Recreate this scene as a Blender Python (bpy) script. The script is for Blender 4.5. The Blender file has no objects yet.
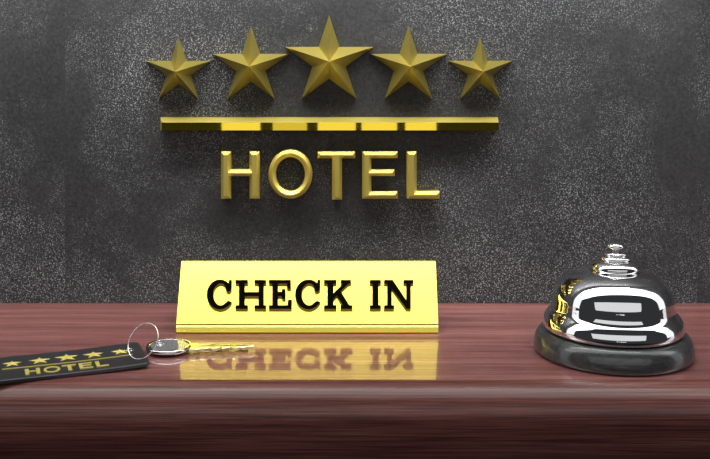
import bpy, bmesh, math, random
from mathutils import Vector, Matrix
random.seed(4)
PI = math.pi
sc = bpy.context.scene
C = sc.collection

# ------------------------------------------------------------------ camera
# level camera, lens shifted down (verticals stay parallel); counter top is z = 0
F, VX, VY, H = 1000.0, 329.0, 50.0, 0.17
cd = bpy.data.cameras.new('camera'); cam = bpy.data.objects.new('camera', cd); C.objects.link(cam)
cam.location = (0, 0, H); cam.rotation_euler = (PI/2, 0, 0)
cd.sensor_fit = 'HORIZONTAL'; cd.sensor_width = 36.0; cd.lens = 36.0*F/710
cd.shift_x = (355.0-VX)/710; cd.shift_y = -(229.5-VY)/710
cd.clip_start = 0.01; cd.clip_end = 50
sc.camera = cam

# ------------------------------------------------------------------ world, lights, exposure
sc.view_settings.view_transform = 'Standard'; sc.view_settings.look = 'None'
sc.view_settings.exposure = 0.0; sc.view_settings.gamma = 1.0; sc.view_settings.use_curve_mapping = False
w = bpy.data.worlds.new('world'); sc.world = w; w.use_nodes = True
w.node_tree.nodes['Background'].inputs[0].default_value = (0.9, 0.95, 1.0, 1)
w.node_tree.nodes['Background'].inputs[1].default_value = 0.035

def area(name, loc, target, sx, sy, power, color=(1, 1, 1)):
    l = bpy.data.lights.new(name, 'AREA'); l.shape = 'RECTANGLE'; l.size = sx; l.size_y = sy
    l.energy = power; l.color = color
    o = bpy.data.objects.new(name, l); C.objects.link(o); o.location = loc
    d = Vector(target)-Vector(loc)
    o.rotation_euler = d.to_track_quat('-Z', 'Y').to_euler()
    return o
# long ceiling light running parallel to the counter, a brighter lamp over the desk,
# and a row of added panels that put bright segments into the gold bar
def lit(name, loc, target, sx, sy, radiance, color=(1, 1, 1)):
    return area(name, loc, target, sx, sy, radiance*PI*sx*sy, color)
lit('ceiling_strip_light', (0, 0.36, 1.10), (0, 0.36, 0), 4.6, 0.62, 2.4, (1, 0.985, 0.96))
lit('wall_wash_light', (0.0, 0.575, 0.43), (0.0, 0.672, 0.36), 0.62, 0.06, 27.0, (1, 0.98, 0.95)).data.spread = math.radians(140)
lit('lobby_wall_panel', (0.0, -0.60, 0.43), (0.05, 0.56, 0.02), 2.25, 0.68, 0.75)
lit('side_panel_light', (-1.5, 0.46, 0.55), (0, 0.42, 0.1), 0.50, 1.2, 1.1, (0.98, 0.99, 1))  # side panels added for the white arcs in the bell dome
lit('side_panel_light', (1.5, 0.46, 0.55), (0, 0.42, 0.1), 0.50, 1.2, 1.1, (0.98, 0.99, 1))
for x0, x1, rad in ((222, 260.5, 1.0), (273, 307, 0.7), (317.8, 355.6, 1.0), (361.5, 396.8, 1.0), (405, 436, 1.0)):
    a, b = (x0-VX)/1000*4.34, (x1-VX)/1000*4.34
    lit('bar_glint_light', ((a+b)/2, -3.0, -0.10), ((a+b)/2, 1, -0.10), b-a, 0.22, rad)  # added panel, mirrored as one bright segment of the bar

# ------------------------------------------------------------------ materials
def mat(name, color=(0.5, 0.5, 0.5), metallic=0.0, rough=0.5, spec=0.5, coat=0.0, coat_rough=0.03):
    m = bpy.data.materials.new(name); m.use_nodes = True
    p = m.node_tree.nodes['Principled BSDF']
    p.inputs['Base Color'].default_value = (*color, 1); p.inputs['Metallic'].default_value = metallic
    p.inputs['Roughness'].default_value = rough; p.inputs['Specular IOR Level'].default_value = spec
    p.inputs['Coat Weight'].default_value = coat; p.inputs['Coat Roughness'].default_value = coat_rough
    return m, m.node_tree, p
def ramp(nt, src, stops):
    r = nt.nodes.new('ShaderNodeValToRGB'); nt.links.new(src, r.inputs[0])
    e = r.color_ramp.elements
    while len(e) < len(stops): e.new(0.5)
    for k, (pos, col) in enumerate(stops):
        e[k].position = pos; e[k].color = (*col, 1) if not isinstance(col, (int, float)) else (col, col, col, 1)
    return r.outputs[0]
def coords(nt, scale=(1, 1, 1), loc=(0, 0, 0), kind='Object'):
    t = nt.nodes.new('ShaderNodeTexCoord'); mp = nt.nodes.new('ShaderNodeMapping')
    nt.links.new(t.outputs[kind], mp.inputs[0]); mp.inputs['Scale'].default_value = scale
    mp.inputs['Location'].default_value = loc
    return mp.outputs[0]
def noise(nt, vec, scale, detail=4, rough=0.55, dist=0.0):
    n = nt.nodes.new('ShaderNodeTexNoise'); nt.links.new(vec, n.inputs['Vector'])
    n.inputs['Scale'].default_value = scale; n.inputs['Detail'].default_value = detail
    n.inputs['Roughness'].default_value = rough; n.inputs['Distortion'].default_value = dist
    return n.outputs['Fac']
def mix(nt, a, b, fac, mode='MIX'):
    n = nt.nodes.new('ShaderNodeMix'); n.data_type = 'RGBA'; n.blend_type = mode
    for s, v in ((n.inputs[0], fac), (n.inputs[6], a), (n.inputs[7], b)):
        if isinstance(v, bpy.types.NodeSocket): nt.links.new(v, s)
        elif isinstance(v, (int, float)): s.default_value = v
        else: s.default_value = (*v, 1)
    return n.outputs[2]
def bump(nt, p, h, strength, dist=0.001):
    b = nt.nodes.new('ShaderNodeBump'); nt.links.new(h, b.inputs['Height'])
    b.inputs['Strength'].default_value = strength; b.inputs['Distance'].default_value = dist
    nt.links.new(b.outputs[0], p.inputs['Normal'])

# dark plaster wall with chalky white specks in patches
m_wall, nt, p = mat('dark_speckled_plaster', rough=0.8, spec=0.15)
v = coords(nt)
base = ramp(nt, noise(nt, v, 7, 8, 0.7, 0.1), [(0.3, (0.032, 0.033, 0.035)), (0.72, (0.062, 0.062, 0.065))])
fine = noise(nt, v, 420, 3, 0.7)
base = mix(nt, base, ramp(nt, fine, [(0.3, 0.55), (0.7, 1.35)]), 0.75, 'MULTIPLY')
patch = ramp(nt, noise(nt, coords(nt, loc=(3.1, 0, 1.7)), 7, 9, 0.68, 0.15), [(0.46, 0.04), (0.62, 1.0)])
speck = ramp(nt, noise(nt, v, 1100, 2, 0.75), [(0.55, 0.0), (0.64, 1.0)])
fac = mix(nt, patch, speck, 1.0, 'MULTIPLY')
col = mix(nt, base, (0.42, 0.44, 0.46), fac)
nt.links.new(col, p.inputs['Base Color'])
bump(nt, p, fine, 0.35, 0.0006)

# reddish brown wood with grain along X
m_wood, nt, p = mat('red_brown_lacquered_wood', rough=0.38, spec=0.5, coat=1.0, coat_rough=0.05)
g1 = noise(nt, coords(nt, (1.1, 34, 34)), 3.0, 6, 0.62, 0.3)
g2 = noise(nt, coords(nt, (5, 430, 430), (2, 0, 0)), 3.0, 4, 0.7)
c1 = ramp(nt, g1, [(0.28, (0.17, 0.055, 0.050)), (0.5, (0.31, 0.108, 0.098)), (0.74, (0.48, 0.21, 0.185))])
c2 = ramp(nt, g2, [(0.38, 0.36), (0.62, 1.4)])
nt.links.new(mix(nt, c1, c2, 0.85, 'MULTIPLY'), p.inputs['Base Color'])
p.inputs['Coat IOR'].default_value = 2.7

# the rounded front edge: same wood, satin finish, with the front's shade put into its colour
m_nose = m_wood.copy(); m_nose.name = 'red_brown_satin_wood_shaded'
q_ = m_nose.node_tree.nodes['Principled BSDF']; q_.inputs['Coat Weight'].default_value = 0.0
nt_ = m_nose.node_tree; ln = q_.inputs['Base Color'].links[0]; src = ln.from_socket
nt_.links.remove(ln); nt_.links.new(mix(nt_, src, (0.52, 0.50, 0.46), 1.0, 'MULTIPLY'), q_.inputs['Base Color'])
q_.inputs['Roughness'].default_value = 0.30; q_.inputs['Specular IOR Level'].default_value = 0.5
# wall gold
m_gold, nt, p = mat('satin_old_gold', (0.80, 0.66, 0.16), 0.9, 0.38)

m_stargold, nt, p = mat('old_gold', (0.64, 0.53, 0.13), 0.92, 0.32)
m_bargold, nt, p = mat('polished_gold', (0.92, 0.66, 0.05), 1.0, 0.02)
m_brass, nt, p = mat('polished_pale_brass', (0.96, 0.80, 0.125), 0.92, 0.22)
m_blackgloss, nt, p = mat('black_enamel', (0.003, 0.003, 0.002), 0.0, 0.6, 0.0)
m_edge, nt, p = mat('bronze_letter_edge', (0.28, 0.20, 0.07), 0.5, 0.4)
m_chrome, nt, p = mat('chrome', (0.86, 0.86, 0.87), 1.0, 0.03)
m_steel, nt, p = mat('key_steel', (0.72, 0.72, 0.72), 1.0, 0.12)
m_keybrass, nt, p = mat('key_pale_brass', (0.9, 0.84, 0.5), 0.9, 0.3)
m_mirror, nt, p = mat('key_bow_plate', (0.55, 0.55, 0.57), 0.7, 0.08)
# dark stained bell base
m_base, nt, p = mat('charcoal_stained_wood', rough=0.3, coat=0.6, coat_rough=0.08)
n1 = noise(nt, coords(nt, (30, 260, 260)), 2.0, 3, 0.6, 1.2)
nt.links.new(ramp(nt, n1, [(0.3, (0.018, 0.019, 0.020)), (0.7, (0.065, 0.068, 0.070))]), p.inputs['Base Color'])
# leather tag
m_leather, nt, p = mat('black_leather', (0.032, 0.032, 0.034), 0.0, 0.33, 0.6)
bump(nt, p, noise(nt, coords(nt), 900, 3, 0.6), 0.25, 0.0003)
m_foil, nt, p = mat('gold_foil', (0.98, 0.84, 0.22), 0.45, 0.3)
m_dark, nt, p = mat('dark_hole', (0.004, 0.004, 0.004), 0, 0.6)
m_floor, nt, p = mat('dark_stone_floor', (0.05, 0.05, 0.052), 0, 0.35)
nt.links.new(ramp(nt, noise(nt, coords(nt), 4, 5), [(0.3, (0.03, 0.03, 0.031)), (0.7, (0.07, 0.068, 0.066))]), p.inputs['Base Color'])

# ------------------------------------------------------------------ mesh helpers
def obj(name, bm, mats, parent=None, smooth=False, angle=None):
    bmesh.ops.recalc_face_normals(bm, faces=bm.faces)
    me = bpy.data.meshes.new(name); bm.to_mesh(me); bm.free()
    for m in (mats if isinstance(mats, (list, tuple)) else [mats]): me.materials.append(m)
    if smooth:
        for f in me.polygons: f.use_smooth = True
    o = bpy.data.objects.new(name, me); C.objects.link(o)
    if parent is not None: o.parent = parent
    if angle is not None: me.set_sharp_from_angle(angle=math.radians(angle))
    return o
def tag(o, label, cat, group=None):
    o['label'] = label; o['category'] = cat
    if group: o['group'] = group
    return o
def thing(name, label, cat, loc=(0, 0, 0), rot=(0, 0, 0), group=None):
    o = bpy.data.objects.new(name, None); C.objects.link(o); o.empty_display_size = 0.01
    o.location = loc; o.rotation_euler = rot
    return tag(o, label, cat, group)
def structure(name, bm, m, **k):
    o = obj(name, bm, m, **k); o['kind'] = 'structure'; return o
def add_box(bm, x0, x1, y0, y1, z0, z1):
    vs = [bm.verts.new(c) for c in ((x0,y0,z0),(x1,y0,z0),(x1,y1,z0),(x0,y1,z0),(x0,y0,z1),(x1,y0,z1),(x1,y1,z1),(x0,y1,z1))]
    for f in ((0,1,2,3),(4,5,6,7),(0,1,5,4),(1,2,6,5),(2,3,7,6),(3,0,4,7)): bm.faces.new([vs[i] for i in f])
def add_loops(bm, loops, cap0=True, cap1=True):
    """skin a list of equally long closed loops of points"""
    rings = [[bm.verts.new(p) for p in L] for L in loops]
    n = len(rings[0])
    for a, b in zip(rings, rings[1:]):
        for i in range(n):
            j = (i+1) % n; bm.faces.new((a[i], a[j], b[j], b[i]))
    if cap0: bm.faces.new(rings[0])
    if cap1: bm.faces.new(rings[-1])
    return rings
def add_lathe(bm, prof, n=96):
    rings = []
    for r, z in prof:
        if r < 1e-6: rings.append([bm.verts.new((0, 0, z))]*n)
        else: rings.append([bm.verts.new((r*math.cos(2*PI*i/n), r*math.sin(2*PI*i/n), z)) for i in range(n)])
    for a, b in zip(rings, rings[1:]):
        for i in range(n):
            j = (i+1) % n; vs = []
            for q in (a[i], a[j], b[j], b[i]):
                if q not in vs: vs.append(q)
            if len(vs) > 2: bm.faces.new(vs)
    for R in (rings[0], rings[-1]):
        if len(set(R)) == n: bm.faces.new(R)
def smooth_prof(pts, sub=6):
    """Catmull-Rom through profile points; duplicated points keep corners"""
    out = []
    for i in range(len(pts)-1):
        p0 = pts[max(i-1, 0)]; p1 = pts[i]; p2 = pts[i+1]; p3 = pts[min(i+2, len(pts)-1)]
        if p1 == p2: continue
        for s in range(sub):
            t = s/sub
            out.append(tuple(0.5*((2*b)+(-a+c)*t+(2*a-5*b+4*c-d)*t*t+(-a+3*b-3*c+d)*t**3) for a, b, c, d in zip(p0, p1, p2, p3)))
    out.append(pts[-1])
    return [(max(r, 0), z) for r, z in out]
def add_torus(bm, c, u, v, R, r, n=64, k=12):
    wv = u.cross(v); loops = []
    for i in range(n):
        a = 2*PI*i/n; d = u*math.cos(a)+v*math.sin(a)
        loops.append([bm.verts.new(c+d*(R+r*math.cos(2*PI*j/k))+wv*r*math.sin(2*PI*j/k)) for j in range(k)])
    for i in range(n):
        A, B = loops[i], loops[(i+1) % n]
        for j in range(k): bm.faces.new((A[j], A[(j+1) % k], B[(j+1) % k], B[j]))
def arc(cx, cy, rx, ry, a0, a1, n):
    return [(cx+rx*math.cos(math.radians(a0+(a1-a0)*i/n)), cy+ry*math.sin(math.radians(a0+(a1-a0)*i/n))) for i in range(n+1)]
def area2(P): return sum(P[i][0]*P[(i+1) % len(P)][1]-P[(i+1) % len(P)][0]*P[i][1] for i in range(len(P)))
def offset(P, d):
    """inward offset of a counter-clockwise polygon"""
    out = []; n = len(P)
    for i in range(n):
        a, b, c = Vector(P[i-1]), Vector(P[i]), Vector(P[(i+1) % n])
        e1 = (b-a).normalized(); e2 = (c-b).normalized()
        n1 = Vector((-e1.y, e1.x)); n2 = Vector((-e2.y, e2.x))
        m = (n1+n2); k = max(1+n1.dot(n2), 0.35)
        out.append(tuple(b+m*(d/k)))
    return out

# ------------------------------------------------------------------ setting
WY = 0.672                                     # wall plane
def wz(py, Y): return H-(py-VY)/1000*Y         # image row -> height at depth Y
def wx(px, Y): return (px-VX)/1000*Y
# wall of large slabs: faint vertical joints at both sides of the sign, every slab with its own mottling
xs = [-2.6, wx(65, WY)-0.85, wx(65, WY), wx(697, WY), wx(697, WY)+0.85, 2.6]
for k, (a, b) in enumerate(zip(xs, xs[1:])):
    bm = bmesh.new(); oz = 0.37*k
    add_box(bm, a, b, WY, WY+0.12, -1.05-oz, 1.9-oz)
    structure('wall_back', bm, m_wall).location = (0, 0, oz)
bm = bmesh.new(); add_box(bm, -2.6, 2.6, -4.2, WY, -1.07, -1.05); structure('floor', bm, m_floor)

# ------------------------------------------------------------------ reception counter
ct = thing('reception_counter', 'reddish brown polished wooden reception counter with rounded front edge along the dark wall', 'counter', (0, WY, -1.05))
R = 0.016; FY = 0.500; TH = 0.05; SY = FY+R
bm = bmesh.new(); add_box(bm, -2.0, 2.0, SY, WY-0.0005, -TH, 0.0)
top = obj('countertop', bm, m_wood)
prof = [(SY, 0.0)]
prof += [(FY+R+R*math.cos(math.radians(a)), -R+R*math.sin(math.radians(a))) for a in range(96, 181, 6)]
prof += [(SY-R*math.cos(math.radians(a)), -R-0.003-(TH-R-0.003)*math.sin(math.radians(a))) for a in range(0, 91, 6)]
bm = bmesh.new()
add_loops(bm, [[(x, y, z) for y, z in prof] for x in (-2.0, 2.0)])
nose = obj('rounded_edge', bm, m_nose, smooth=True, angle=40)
bm = bmesh.new(); add_box(bm, -1.97, 1.97, FY+0.05, WY-0.0005, -1.05, -TH)
fp = obj('front_panel', bm, m_wood)
bm = bmesh.new(); add_box(bm, -1.97, 1.97, FY+0.045, FY+0.05, -1.05, -0.95)
sk = obj('skirting', bm, m_wood)
for o in (top, nose, fp, sk):
    o.parent = ct; o.matrix_parent_inverse = Matrix.Translation(-ct.location)

# ------------------------------------------------------------------ stars on the wall
def star_bm(Rr, apex, side, inner=0.382, flip=False):
    """five pointed star in the XZ plane facing -Y, base at y=0"""
    bm = bmesh.new(); O = []
    for k in range(10):
        a = math.radians(90+36*k); r = Rr if k % 2 == 0 else Rr*inner
        O.append((r*math.cos(a), r*math.sin(a)))
    back = [bm.verts.new((x, 0, z)) for x, z in O]
    fr = [bm.verts.new((x, -side, z)) for x, z in O]
    ap = bm.verts.new((0, -side-apex, 0))
    bm.faces.new(back)
    for i in range(10):
        j = (i+1) % 10
        bm.faces.new((back[i], back[j], fr[j], fr[i])); bm.faces.new((fr[i], fr[j], ap))
    return bm
S = [(178.4, 71.4, 33.4, 'small gold star, leftmost in the row of five on the dark wall'),
     (250.9, 66.3, 40.0, 'medium gold star, left of the big middle star on the dark wall'),
     (329.1, 61.2, 46.2, 'largest gold star, in the middle of the row on the dark wall'),
     (408.6, 66.3, 40.0, 'medium gold star, right of the big middle star on the dark wall'),
     (480.4, 71.2, 33.4, 'small gold star, rightmost in the row of five on the dark wall')]
SD = 0.0022
for cx, cy, r, lab in S:
    Y = WY-SD
    o = obj('wall_star', star_bm(r/1000*Y, 0.0145, SD), m_stargold)
    o.location = (wx(cx, Y), WY, wz(cy, Y)); tag(o, lab, 'star', 'gold stars on the wall')

# ------------------------------------------------------------------ bar
Y = WY-0.009
x0, x1, za, zb = wx(159, Y), wx(499.3, Y), wz(118, Y), wz(130.8, Y)
bv = 0.0030
bm = bmesh.new()
add_loops(bm, [[(x0, WY, za), (x1, WY, za), (x1, WY, zb), (x0, WY, zb)],
               [(x0, Y+bv*1.8, za), (x1, Y+bv*1.8, za), (x1, Y+bv*1.8, zb), (x0, Y+bv*1.8, zb)],
               [(x0+bv*0.6, Y, za-bv), (x1-bv*0.15, Y, za-bv), (x1-bv*0.15, Y, zb+0.0003), (x0+bv*0.6, Y, zb+0.0003)]])
bm.normal_update()
for f in bm.faces: f.material_index = 1 if abs(f.normal.y) > 0.95 else 0
o = obj('wall_bar', bm, [m_gold, m_bargold]); tag(o, 'long thin gold bar on the dark wall under the stars', 'bar')

# ------------------------------------------------------------------ HOTEL letters on the wall
LY = WY-0.0085
def px_poly(pts, Y=LY):
    P = [(wx(x, Y), wz(y, Y)) for x, y in pts]
    return P if area2(P) > 0 else P[::-1]
def chisel(P, ins, hs, depth):
    bm = bmesh.new(); Q = offset(P, ins)
    add_loops(bm, [[(x, WY, z) for x, z in P], [(x, WY-hs, z) for x, z in P], [(x, WY-depth, z) for x, z in Q]])
    return bm
T_, B_ = 152.0, 199.3
L = {}
L['H'] = [(220.6,T_),(230.6,T_),(230.6,170),(249.2,170),(249.2,T_),(259.3,T_),(259.3,B_),(249.2,B_),(249.2,176.6),(230.6,176.6),(230.6,B_),(220.6,B_)]
L['T'] = [(317.6,T_),(355.3,T_),(355.3,158.8),(342.0,158.8),(342.0,B_+1),(332,B_+1),(332,158.8),(317.6,158.8)]
L['E'] = [(362.4,T_),(397.9,T_),(397.9,158.6),(371.6,158.6),(371.6,170),(395,170),(395,176.4),(371.6,176.4),(371.6,192),(397.9,192),(397.9,B_),(362.4,B_)]
L['L'] = [(407,T_),(417,T_),(417,191.6),(440,191.6),(440,B_),(407,B_)]
nth = {'H': 'first', 'O': 'second', 'T': 'third', 'E': 'fourth', 'L': 'fifth'}
PX = LY/1000
for ch in 'HOTEL':
    if ch == 'O':
        bm = bmesh.new(); n = 72; cx, cz = wx(290.3, LY), wz(174.6, LY)
        rings = []
        def ell(rx, rz, y): return [bm.verts.new((cx+rx*PX*math.cos(2*PI*i/n), y, cz+rz*PX*math.sin(2*PI*i/n))) for i in range(n)]
        for rx, rz, y in ((22, 24.6, WY), (22, 24.6, WY-0.0061), (19.0, 21.6, LY), (17.8, 20.2, LY), (14.6, 17.0, WY-0.0061), (14.6, 17.0, WY)):
            rings.append(ell(rx, rz, y))
        for a, b in zip(rings, rings[1:]+rings[:1]):
            for i in range(n): bm.faces.new((a[i], a[(i+1) % n], b[(i+1) % n], b[i]))
    else:
        bm = chisel(px_poly(L[ch]), 2.9*PX, 0.0061, WY-LY)
    o = obj('wall_letter', bm, m_gold, smooth=(ch == 'O'), angle=25 if ch == 'O' else None)
    tag(o, f'gold letter {ch}, {nth[ch]} in the word HOTEL on the wall', 'letter', 'gold letters on the wall')

# ------------------------------------------------------------------ CHECK IN desk sign
Z0, ZT, HT = 0.5994, 0.6290, 0.0373
xb0, xb1, xt0, xt1 = wx(176.2, Z0), wx(438.2, Z0), wx(180.9, ZT)+0.0004, wx(436.2, ZT)-0.0004
scx = (xb0+xb1)/2
sg = thing('desk_sign', 'pale brass tent sign with black raised words CHECK IN standing on the counter', 'sign', (scx, Z0, 0))
LH = 0.0048; TK = 0.0016
# unit vectors of the face: s up the slope, n out of it
base_pt = Vector((0, 0.0014, LH+0.0006)); top_pt = Vector((0, ZT-Z0, HT))
s = (top_pt-base_pt).normalized(); nrm = Vector((0, -s.z, s.y)); Ls = (top_pt-base_pt).length
def lerp(a, b, t): return a+(b-a)*t
def sx(side, t): # left / right edge at height fraction t
    return (lerp(xb0, xt0, t) if side == 0 else lerp(xb1, xt1, t))-scx
def tprof(side):
    k = []
    def P(y, z, t): k.append((sx(side, t), y, z))
    P(base_pt.y, base_pt.z, 0.12)
    P(top_pt.y-s.y*0.0008, top_pt.z-s.z*0.0008, 0.98); P(top_pt.y, top_pt.z+0.0001, 1)
    P(top_pt.y+0.001, top_pt.z-0.0003, 1)
    P(top_pt.y+0.0125, 0.0, 1); P(top_pt.y+0.0125-TK, 0.0, 1)              # rear leg
    P(top_pt.y+0.0003, top_pt.z-0.0030, 1)
    P(base_pt.y-nrm.y*TK*0.9+0.0006, base_pt.z-nrm.z*TK, 0.12)
    return k
bm = bmesh.new(); add_loops(bm, [tprof(0), tprof(1)])
obj('plate', bm, m_brass, sg)
bm = bmesh.new()
lp = [(0.0, 0.0), (-0.0007, 0.0006), (-0.0008, 0.0012), (-0.0002, LH-0.0008), (0.0006, LH), (0.0016, LH), (0.0042, LH-0.0006), (0.0042, 0.0)]
add_loops(bm, [[(sx(0, 0)+0.0002*0, y, z) for y, z in lp], [(sx(1, 0), y, z) for y, z in lp]])
l_ = obj('base_lip', bm, m_brass, sg); l_['label'] = 'narrow rounded lip below the groove'

def t_of(py):   # image row -> distance up the slope
    k = (py-VY)/1000
    # H - (base.z + s.z d) = k (Z0 + base.y + s.y d)
    return (H-base_pt.z-k*(Z0+base_pt.y))/(k*s.y+s.z)
def face_pt(px, py, h=0.0):
    d = t_of(py); p = base_pt+s*d+nrm*h
    return Vector(((px-VX)/1000*(Z0+base_pt.y+s.y*d)-scx, p.y, p.z))
def C_outline(x0, x1, yt, yb):
    """slab-serif C in pixel coordinates (y down)"""
    cx, cy = x0+(x1-x0)*0.53, (yt+yb)/2; rx, ry = cx-x0, (yb-yt)/2
    out = arc(cx, cy, rx, -ry, 48, 318, 26)            # outer, counter-clockwise on screen
    xr = x1
    o1 = [(xr-0.2, cy+ry*0.50), (xr-3.6, cy+ry*0.42)]   # lower terminal
    inn = arc(cx+0.6, cy, rx-6.0, -(ry-3.9), 308, 52, 22)
    o2 = [(xr-5.6, cy-ry*0.24), (xr-3.2, cy-ry*0.16), (xr-0.4, cy-ry*0.30), (xr-0.0, cy-ry*0.98), (xr-2.6, cy-ry*0.98), (xr-3.2, cy-ry*0.80)]
    return out+o1+inn+o2
t, b = 281.3, 310.3; sf = 3.7
G = []
G.append(('C', C_outline(207.0, 232.0, t-0.4, b+0.4)))
G.append(('H', [(235.6,t),(248,t),(248,t+sf),(244.8,t+sf),(244.8,293.4),(258.6,293.4),(258.6,t+sf),(254.6,t+sf),(254.6,t),(266.2,t),(266.2,t+sf),(263.8,t+sf),(263.8,b-sf),(266.2,b-sf),(266.2,b),(254.6,b),(254.6,b-sf),(258.6,b-sf),(258.6,297.6),(244.8,297.6),(244.8,b-sf),(248,b-sf),(248,b),(235.6,b),(235.6,b-sf),(239,b-sf),(239,t+sf),(235.6,t+sf)]))
G.append(('E', [(269,t),(291,t),(291,290),(287.2,290),(287,t+sf),(278,t+sf),(278,293.2),(281.8,293.2),(282.2,290.4),(285.6,290.4),(285.6,300.4),(282.2,300.4),(281.8,297.6),(278,297.6),(278,b-sf),(287.4,b-sf),(288.2,301),(292,301),(291.6,b),(269,b),(269,b-sf),(272.4,b-sf),(272.4,t+sf),(269,t+sf)]))
G.append(('C', C_outline(295.2, 320.4, t-0.4, b+0.4)))
G.append(('K', [(324,t),(336.4,t),(336.4,t+sf),(333.4,t+sf),(333.4,294.6),(343.2,t+sf),(340.8,t+sf),(340.8,t),(351,t),(351,t+sf),(348.6,t+sf),(340.6,292.6),(349.4,b-sf),(352.4,b-sf),(352.4,b),(340.6,b),(340.6,b-sf),(342.6,b-sf),(336.8,296.8),(333.4,300.6),(333.4,b-sf),(336.4,b-sf),(336.4,b),(324,b),(324,b-sf),(327.4,b-sf),(327.4,t+sf),(324,t+sf)]))
G.append(('I', [(369.8,t),(380.8,t),(380.8,t+sf),(378.4,t+sf),(378.4,b-sf),(380.8,b-sf),(380.8,b),(369.8,b),(369.8,b-sf),(372.4,b-sf),(372.4,t+sf),(369.8,t+sf)]))
G.append(('N', [(384,t),(392.6,t),(406.2,301.6),(406.2,t+sf),(403.4,t+sf),(403.4,t),(413.2,t),(413.2,t+sf),(410.6,t+sf),(410.6,b),(406.4,b),(391.6,289.6),(391.6,b-sf),(394,b-sf),(394,b),(384,b),(384,b-sf),(387.2,b-sf),(387.2,t+sf),(384,t+sf)]))
for ch, P in G:
    hh = 0.0018
    if area2([(x, -y) for x, y in P]) < 0: P = P[::-1]
    bm = bmesh.new()
    lo = [tuple(face_pt(x, y, 0.0)) for x, y in P]; hi = [tuple(face_pt(x, y, 0.0)+nrm*hh) for x, y in P]
    rings = add_loops(bm, [lo, hi], cap0=False)
    for f in bm.faces: f.material_index = 0 if len(f.verts) > 4 else 1
    o = obj('letter', bm, [m_blackgloss, m_edge], sg)
    o['label'] = f'raised black letter {ch}'

# ------------------------------------------------------------------ service bell
BX, BY = 0.1596, 0.5625
bell = thing('service_bell', 'chrome reception bell on a round charcoal base, right end of the counter', 'bell', (BX, BY, 0))
bm = bmesh.new()
add_lathe(bm, [(0.0418, 0.0)]+smooth_prof([(0.0418, 0.0), (0.0433, 0.0012), (0.0437, 0.0035), (0.0432, 0.0070), (0.0420, 0.0100), (0.0400, 0.0122), (0.0378, 0.0128)])+[(0.0, 0.0128)])
obj('base', bm, m_base, bell, smooth=True, angle=40)
bm = bmesh.new()
add_lathe(bm, [(0.034, 0.0136)]+smooth_prof([(0.0355, 0.0134), (0.0373, 0.0134), (0.0382, 0.0144), (0.0384, 0.0165), (0.0377, 0.0195), (0.0363, 0.0219), (0.0348, 0.0237), (0.0340, 0.0254),
          (0.0335, 0.0285), (0.0329, 0.0324), (0.0315, 0.0364), (0.0288, 0.0402), (0.0247, 0.0433), (0.0190, 0.0455), (0.0120, 0.0467), (0.0, 0.0471)], 8), 128)
obj('dome', bm, m_chrome, bell, smooth=True)
bm = bmesh.new(); add_lathe(bm, [(0.034, 0.0126), (0.034, 0.0137)], 64); obj('spacer', bm, m_dark, bell)
pl = bmesh.new()
add_lathe(pl, smooth_prof([(0.009, 0.0445), (0.0118, 0.0452), (0.0138, 0.0468), (0.0142, 0.0486), (0.0128, 0.0506), (0.0100, 0.0519), (0.0082, 0.0522)]) +
          smooth_prof([(0.0082, 0.0522), (0.0089, 0.0526), (0.0091, 0.0534), (0.0082, 0.0542), (0.0062, 0.0547)]) +
          smooth_prof([(0.0062, 0.0547), (0.0067, 0.0551), (0.0066, 0.0559), (0.0054, 0.0565), (0.0030, 0.0569), (0.0022, 0.0573)]), 64)
plg = obj('plunger', pl, m_chrome, bell, smooth=True); plg.location = (0.0014, 0, 0.0001)
kb = bmesh.new()
add_lathe(kb, smooth_prof([(0.0021, 0.0566), (0.0020, 0.0582), (0.0030, 0.0586), (0.0046, 0.0588), (0.0050, 0.0596), (0.0043, 0.0608), (0.0025, 0.0616), (0.0, 0.0619)]), 64)
obj('knob', kb, m_chrome, plg, smooth=True)

# ------------------------------------------------------------------ key tag
ang = math.radians(19.5)
TL, TW, TT = 0.087, 0.0405, 0.0022
tg = thing('key_tag', 'black leather key tag with gold stars lying on the counter left of the key', 'key tag', (-0.1433, 0.5375, 0), (0, 0, ang))
def tz(x):        # underside height: the ring end lifts a little
    q = max(0.0, (x+0.01)/(TL/2)); return 0.00005+0.0008*q*q
bm = bmesh.new()
NX = 40; loopsT = []
def corner(x):    # half width, rounded at the corners
    d = TL/2-abs(x); r = 0.003
    return TW/2-(r-math.sqrt(max(r*r-(r-d)**2, 0)) if d < r else 0)
xsT = sorted(set([-TL/2+TL*i/NX for i in range(NX+1)]+[sg_*(TL/2-q) for sg_ in (-1, 1) for q in (0.0001, 0.0003, 0.0008, 0.0015)]))
for x in xsT:
    hw = corner(x); z = tz(x); e = 0.0004
    loopsT.append([(x, -hw+e, z), (x, hw-e, z), (x, hw, z+e), (x, hw, z+TT-e), (x, hw-e, z+TT), (x, -hw+e, z+TT), (x, -hw, z+TT-e), (x, -hw, z+e)])
add_loops(bm, loopsT)
obj('leather_body', bm, m_leather, tg, smooth=True, angle=35)
HX, HYt = 0.0365, 0.0065                        # eyelet
bm = bmesh.new(); add_torus(bm, Vector((HX, HYt, tz(HX)+TT+0.0001)), Vector((1, 0, 0)), Vector((0, 1, 0)), 0.0021, 0.0004, 32, 8)
obj('eyelet', bm, m_steel, tg, smooth=True)
bm = bmesh.new(); add_lathe(bm, [(0.0019, 0), (0.0019, 0.0001), (0, 0.0001)], 32)
bmesh.ops.translate(bm, verts=bm.verts, vec=(HX, HYt, tz(HX)+TT))
o = obj('hole', bm, m_dark, tg)
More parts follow.
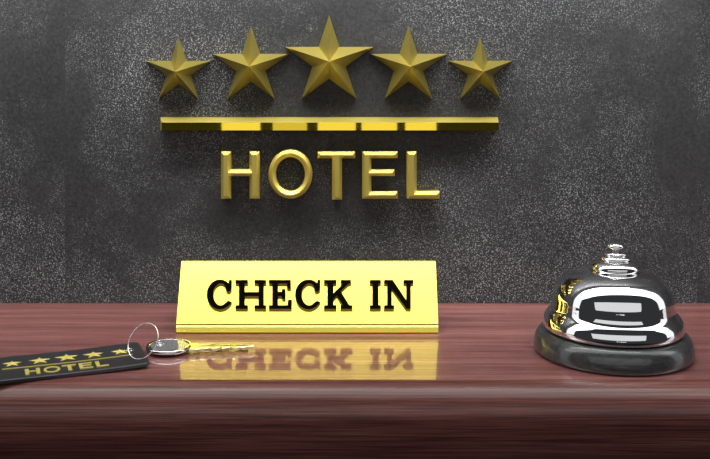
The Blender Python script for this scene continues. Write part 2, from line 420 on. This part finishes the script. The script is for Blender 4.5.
def flat(P, name, m=m_foil, h=0.0002, label=None):
    bm = bmesh.new()
    if area2(P) < 0: P = P[::-1]
    add_loops(bm, [[(x, y, tz(x)+TT-0.00002) for x, y in P], [(x, y, tz(x)+TT+h) for x, y in P]])
    o = obj(name, bm, m, tg)
    if label: o['label'] = label
# tag graphics are laid out around the middle star
GX = 0.0030
for k, r in ((-2, 0.0052), (-1, 0.0059), (0, 0.0066), (1, 0.0059), (2, 0.0052)):
    bm = star_bm(r, 0.0009, 0.0002)
    for v_ in bm.verts: v_.co = Vector((v_.co.x, v_.co.z, -v_.co.y))
    cx = GX+k*0.0143; bmesh.ops.translate(bm, verts=bm.verts, vec=(cx, 0.0072-abs(k)*0.0006, tz(cx)+TT-0.0001))
    obj('star_emblem', bm, m_foil, tg)
bm = bmesh.new(); xx = [GX-0.034+0.068*i/20 for i in range(21)]
add_loops(bm, [[(x, -0.0028, tz(x)+TT-0.0001), (x, -0.0022, tz(x)+TT-0.0001), (x, -0.0022, tz(x)+TT+0.0003), (x, -0.0028, tz(x)+TT+0.0003)] for x in xx])
obj('gold_line', bm, m_foil, tg)
cw = (330.3, 175.6); sc_ = 0.0425/220
for ch in 'HOTEL':
    if ch == 'O':
        bm = bmesh.new(); n = 40
        cx, cy = GX-0.0015+(290.3-cw[0])*sc_, -0.0115
        def el(rx, ry, h): return [bm.verts.new((cx+rx*sc_*math.cos(2*PI*i/n), cy+ry*sc_*math.sin(2*PI*i/n), tz(cx)+TT+h)) for i in range(n)]
        A = [el(22, 24.6, -0.0001), el(22, 24.6, 0.0004), el(15.5, 18, 0.0004), el(15.5, 18, -0.0001)]
        for a, b2 in zip(A, A[1:]+A[:1]):
            for i in range(n): bm.faces.new((a[i], a[(i+1) % n], b2[(i+1) % n], b2[i]))
        obj('letter', bm, m_foil, tg)
    else:
        flat([(GX-0.0015+(x-cw[0])*sc_, -0.0115-(y-cw[1])*sc_) for x, y in L[ch]], 'letter', h=0.0004)

# ------------------------------------------------------------------ split ring
bm = bmesh.new()
Cc = Vector((-0.1002, 0.5389, 0.0132)); vv = Vector((-0.0025, 0.0137, 0.016)).normalized()
uu = Vector((0.72, -0.47, 0)); uu = (uu-vv*uu.dot(vv)).normalized()
add_torus(bm, Cc, uu, vv, 0.0098, 0.00024, 96, 10)
o = obj('key_ring', bm, m_steel, smooth=True); tag(o, 'thin silver wire ring joining the black tag and the key', 'key ring')

# ------------------------------------------------------------------ key
ky = thing('door_key', 'silver and pale brass door key lying on the counter in front of the sign', 'key', (-0.0903, 0.5645, 0.0006), (0, 0, math.radians(-1.5)))
KR = 0.0130
bm = bmesh.new()
add_lathe(bm, [(0, 0.0006)]+smooth_prof([(KR-0.0008, 0.0006), (KR, 0.0014), (KR, 0.0024), (KR-0.0006, 0.0031), (KR-0.0018, 0.0031), (KR-0.0021, 0.0027)])+[(0, 0.0027)], 72)
obj('bow', bm, m_steel, ky, smooth=True, angle=40)
bm = bmesh.new(); add_lathe(bm, [(0, 0.0026), (KR-0.0026, 0.0026), (KR-0.0028, 0.0030), (0, 0.0030)], 72)
o = obj('bow_plate', bm, m_mirror, ky); o['label'] = 'grey mirror-like round inlay'
bm = bmesh.new(); add_torus(bm, Vector((-0.0055, 0.001, 0.0031)), Vector((1, 0, 0)), Vector((0, 1, 0)), 0.0019, 0.0004, 32, 8)
obj('key_eyelet', bm, m_steel, ky, smooth=True)
# blade outline: straight back, cut teeth on the near side
bl = [(0.0122, 0.0050), (0.0160, 0.0050), (0.0164, 0.0036), (0.0400, 0.0036), (0.0480, 0.0034), (0.0488, 0.0018), (0.0475, 0.0004),
      (0.0455, -0.0004), (0.0440, 0.0000), (0.0418, -0.0020), (0.0400, -0.0010), (0.0380, -0.0030), (0.0362, -0.0032), (0.0345, -0.0014), (0.0325, -0.0026),
      (0.0305, -0.0038), (0.0288, -0.0020), (0.0268, -0.0040), (0.0250, -0.0046), (0.0230, -0.0030), (0.0205, -0.0046), (0.0182, -0.0050), (0.0160, -0.0064), (0.0122, -0.0060)]
bl = bl[::-1]
bm = bmesh.new(); z0, z1 = 0.0008, 0.0027
add_loops(bm, [[(x, y, z0) for x, y in bl], [(x, y, z1-0.0005) for x, y in bl], [(x, y, z1) for x, y in offset(bl if area2(bl) > 0 else bl[::-1], 0.0004)][::(1 if area2(bl) > 0 else -1)]])
obj('blade', bm, m_keybrass, ky)
bm = bmesh.new(); add_box(bm, 0.0165, 0.0460, 0.0004, 0.0014, z1-0.0002, z1+0.00012)
o = obj('blade_groove', bm, m_steel, ky)
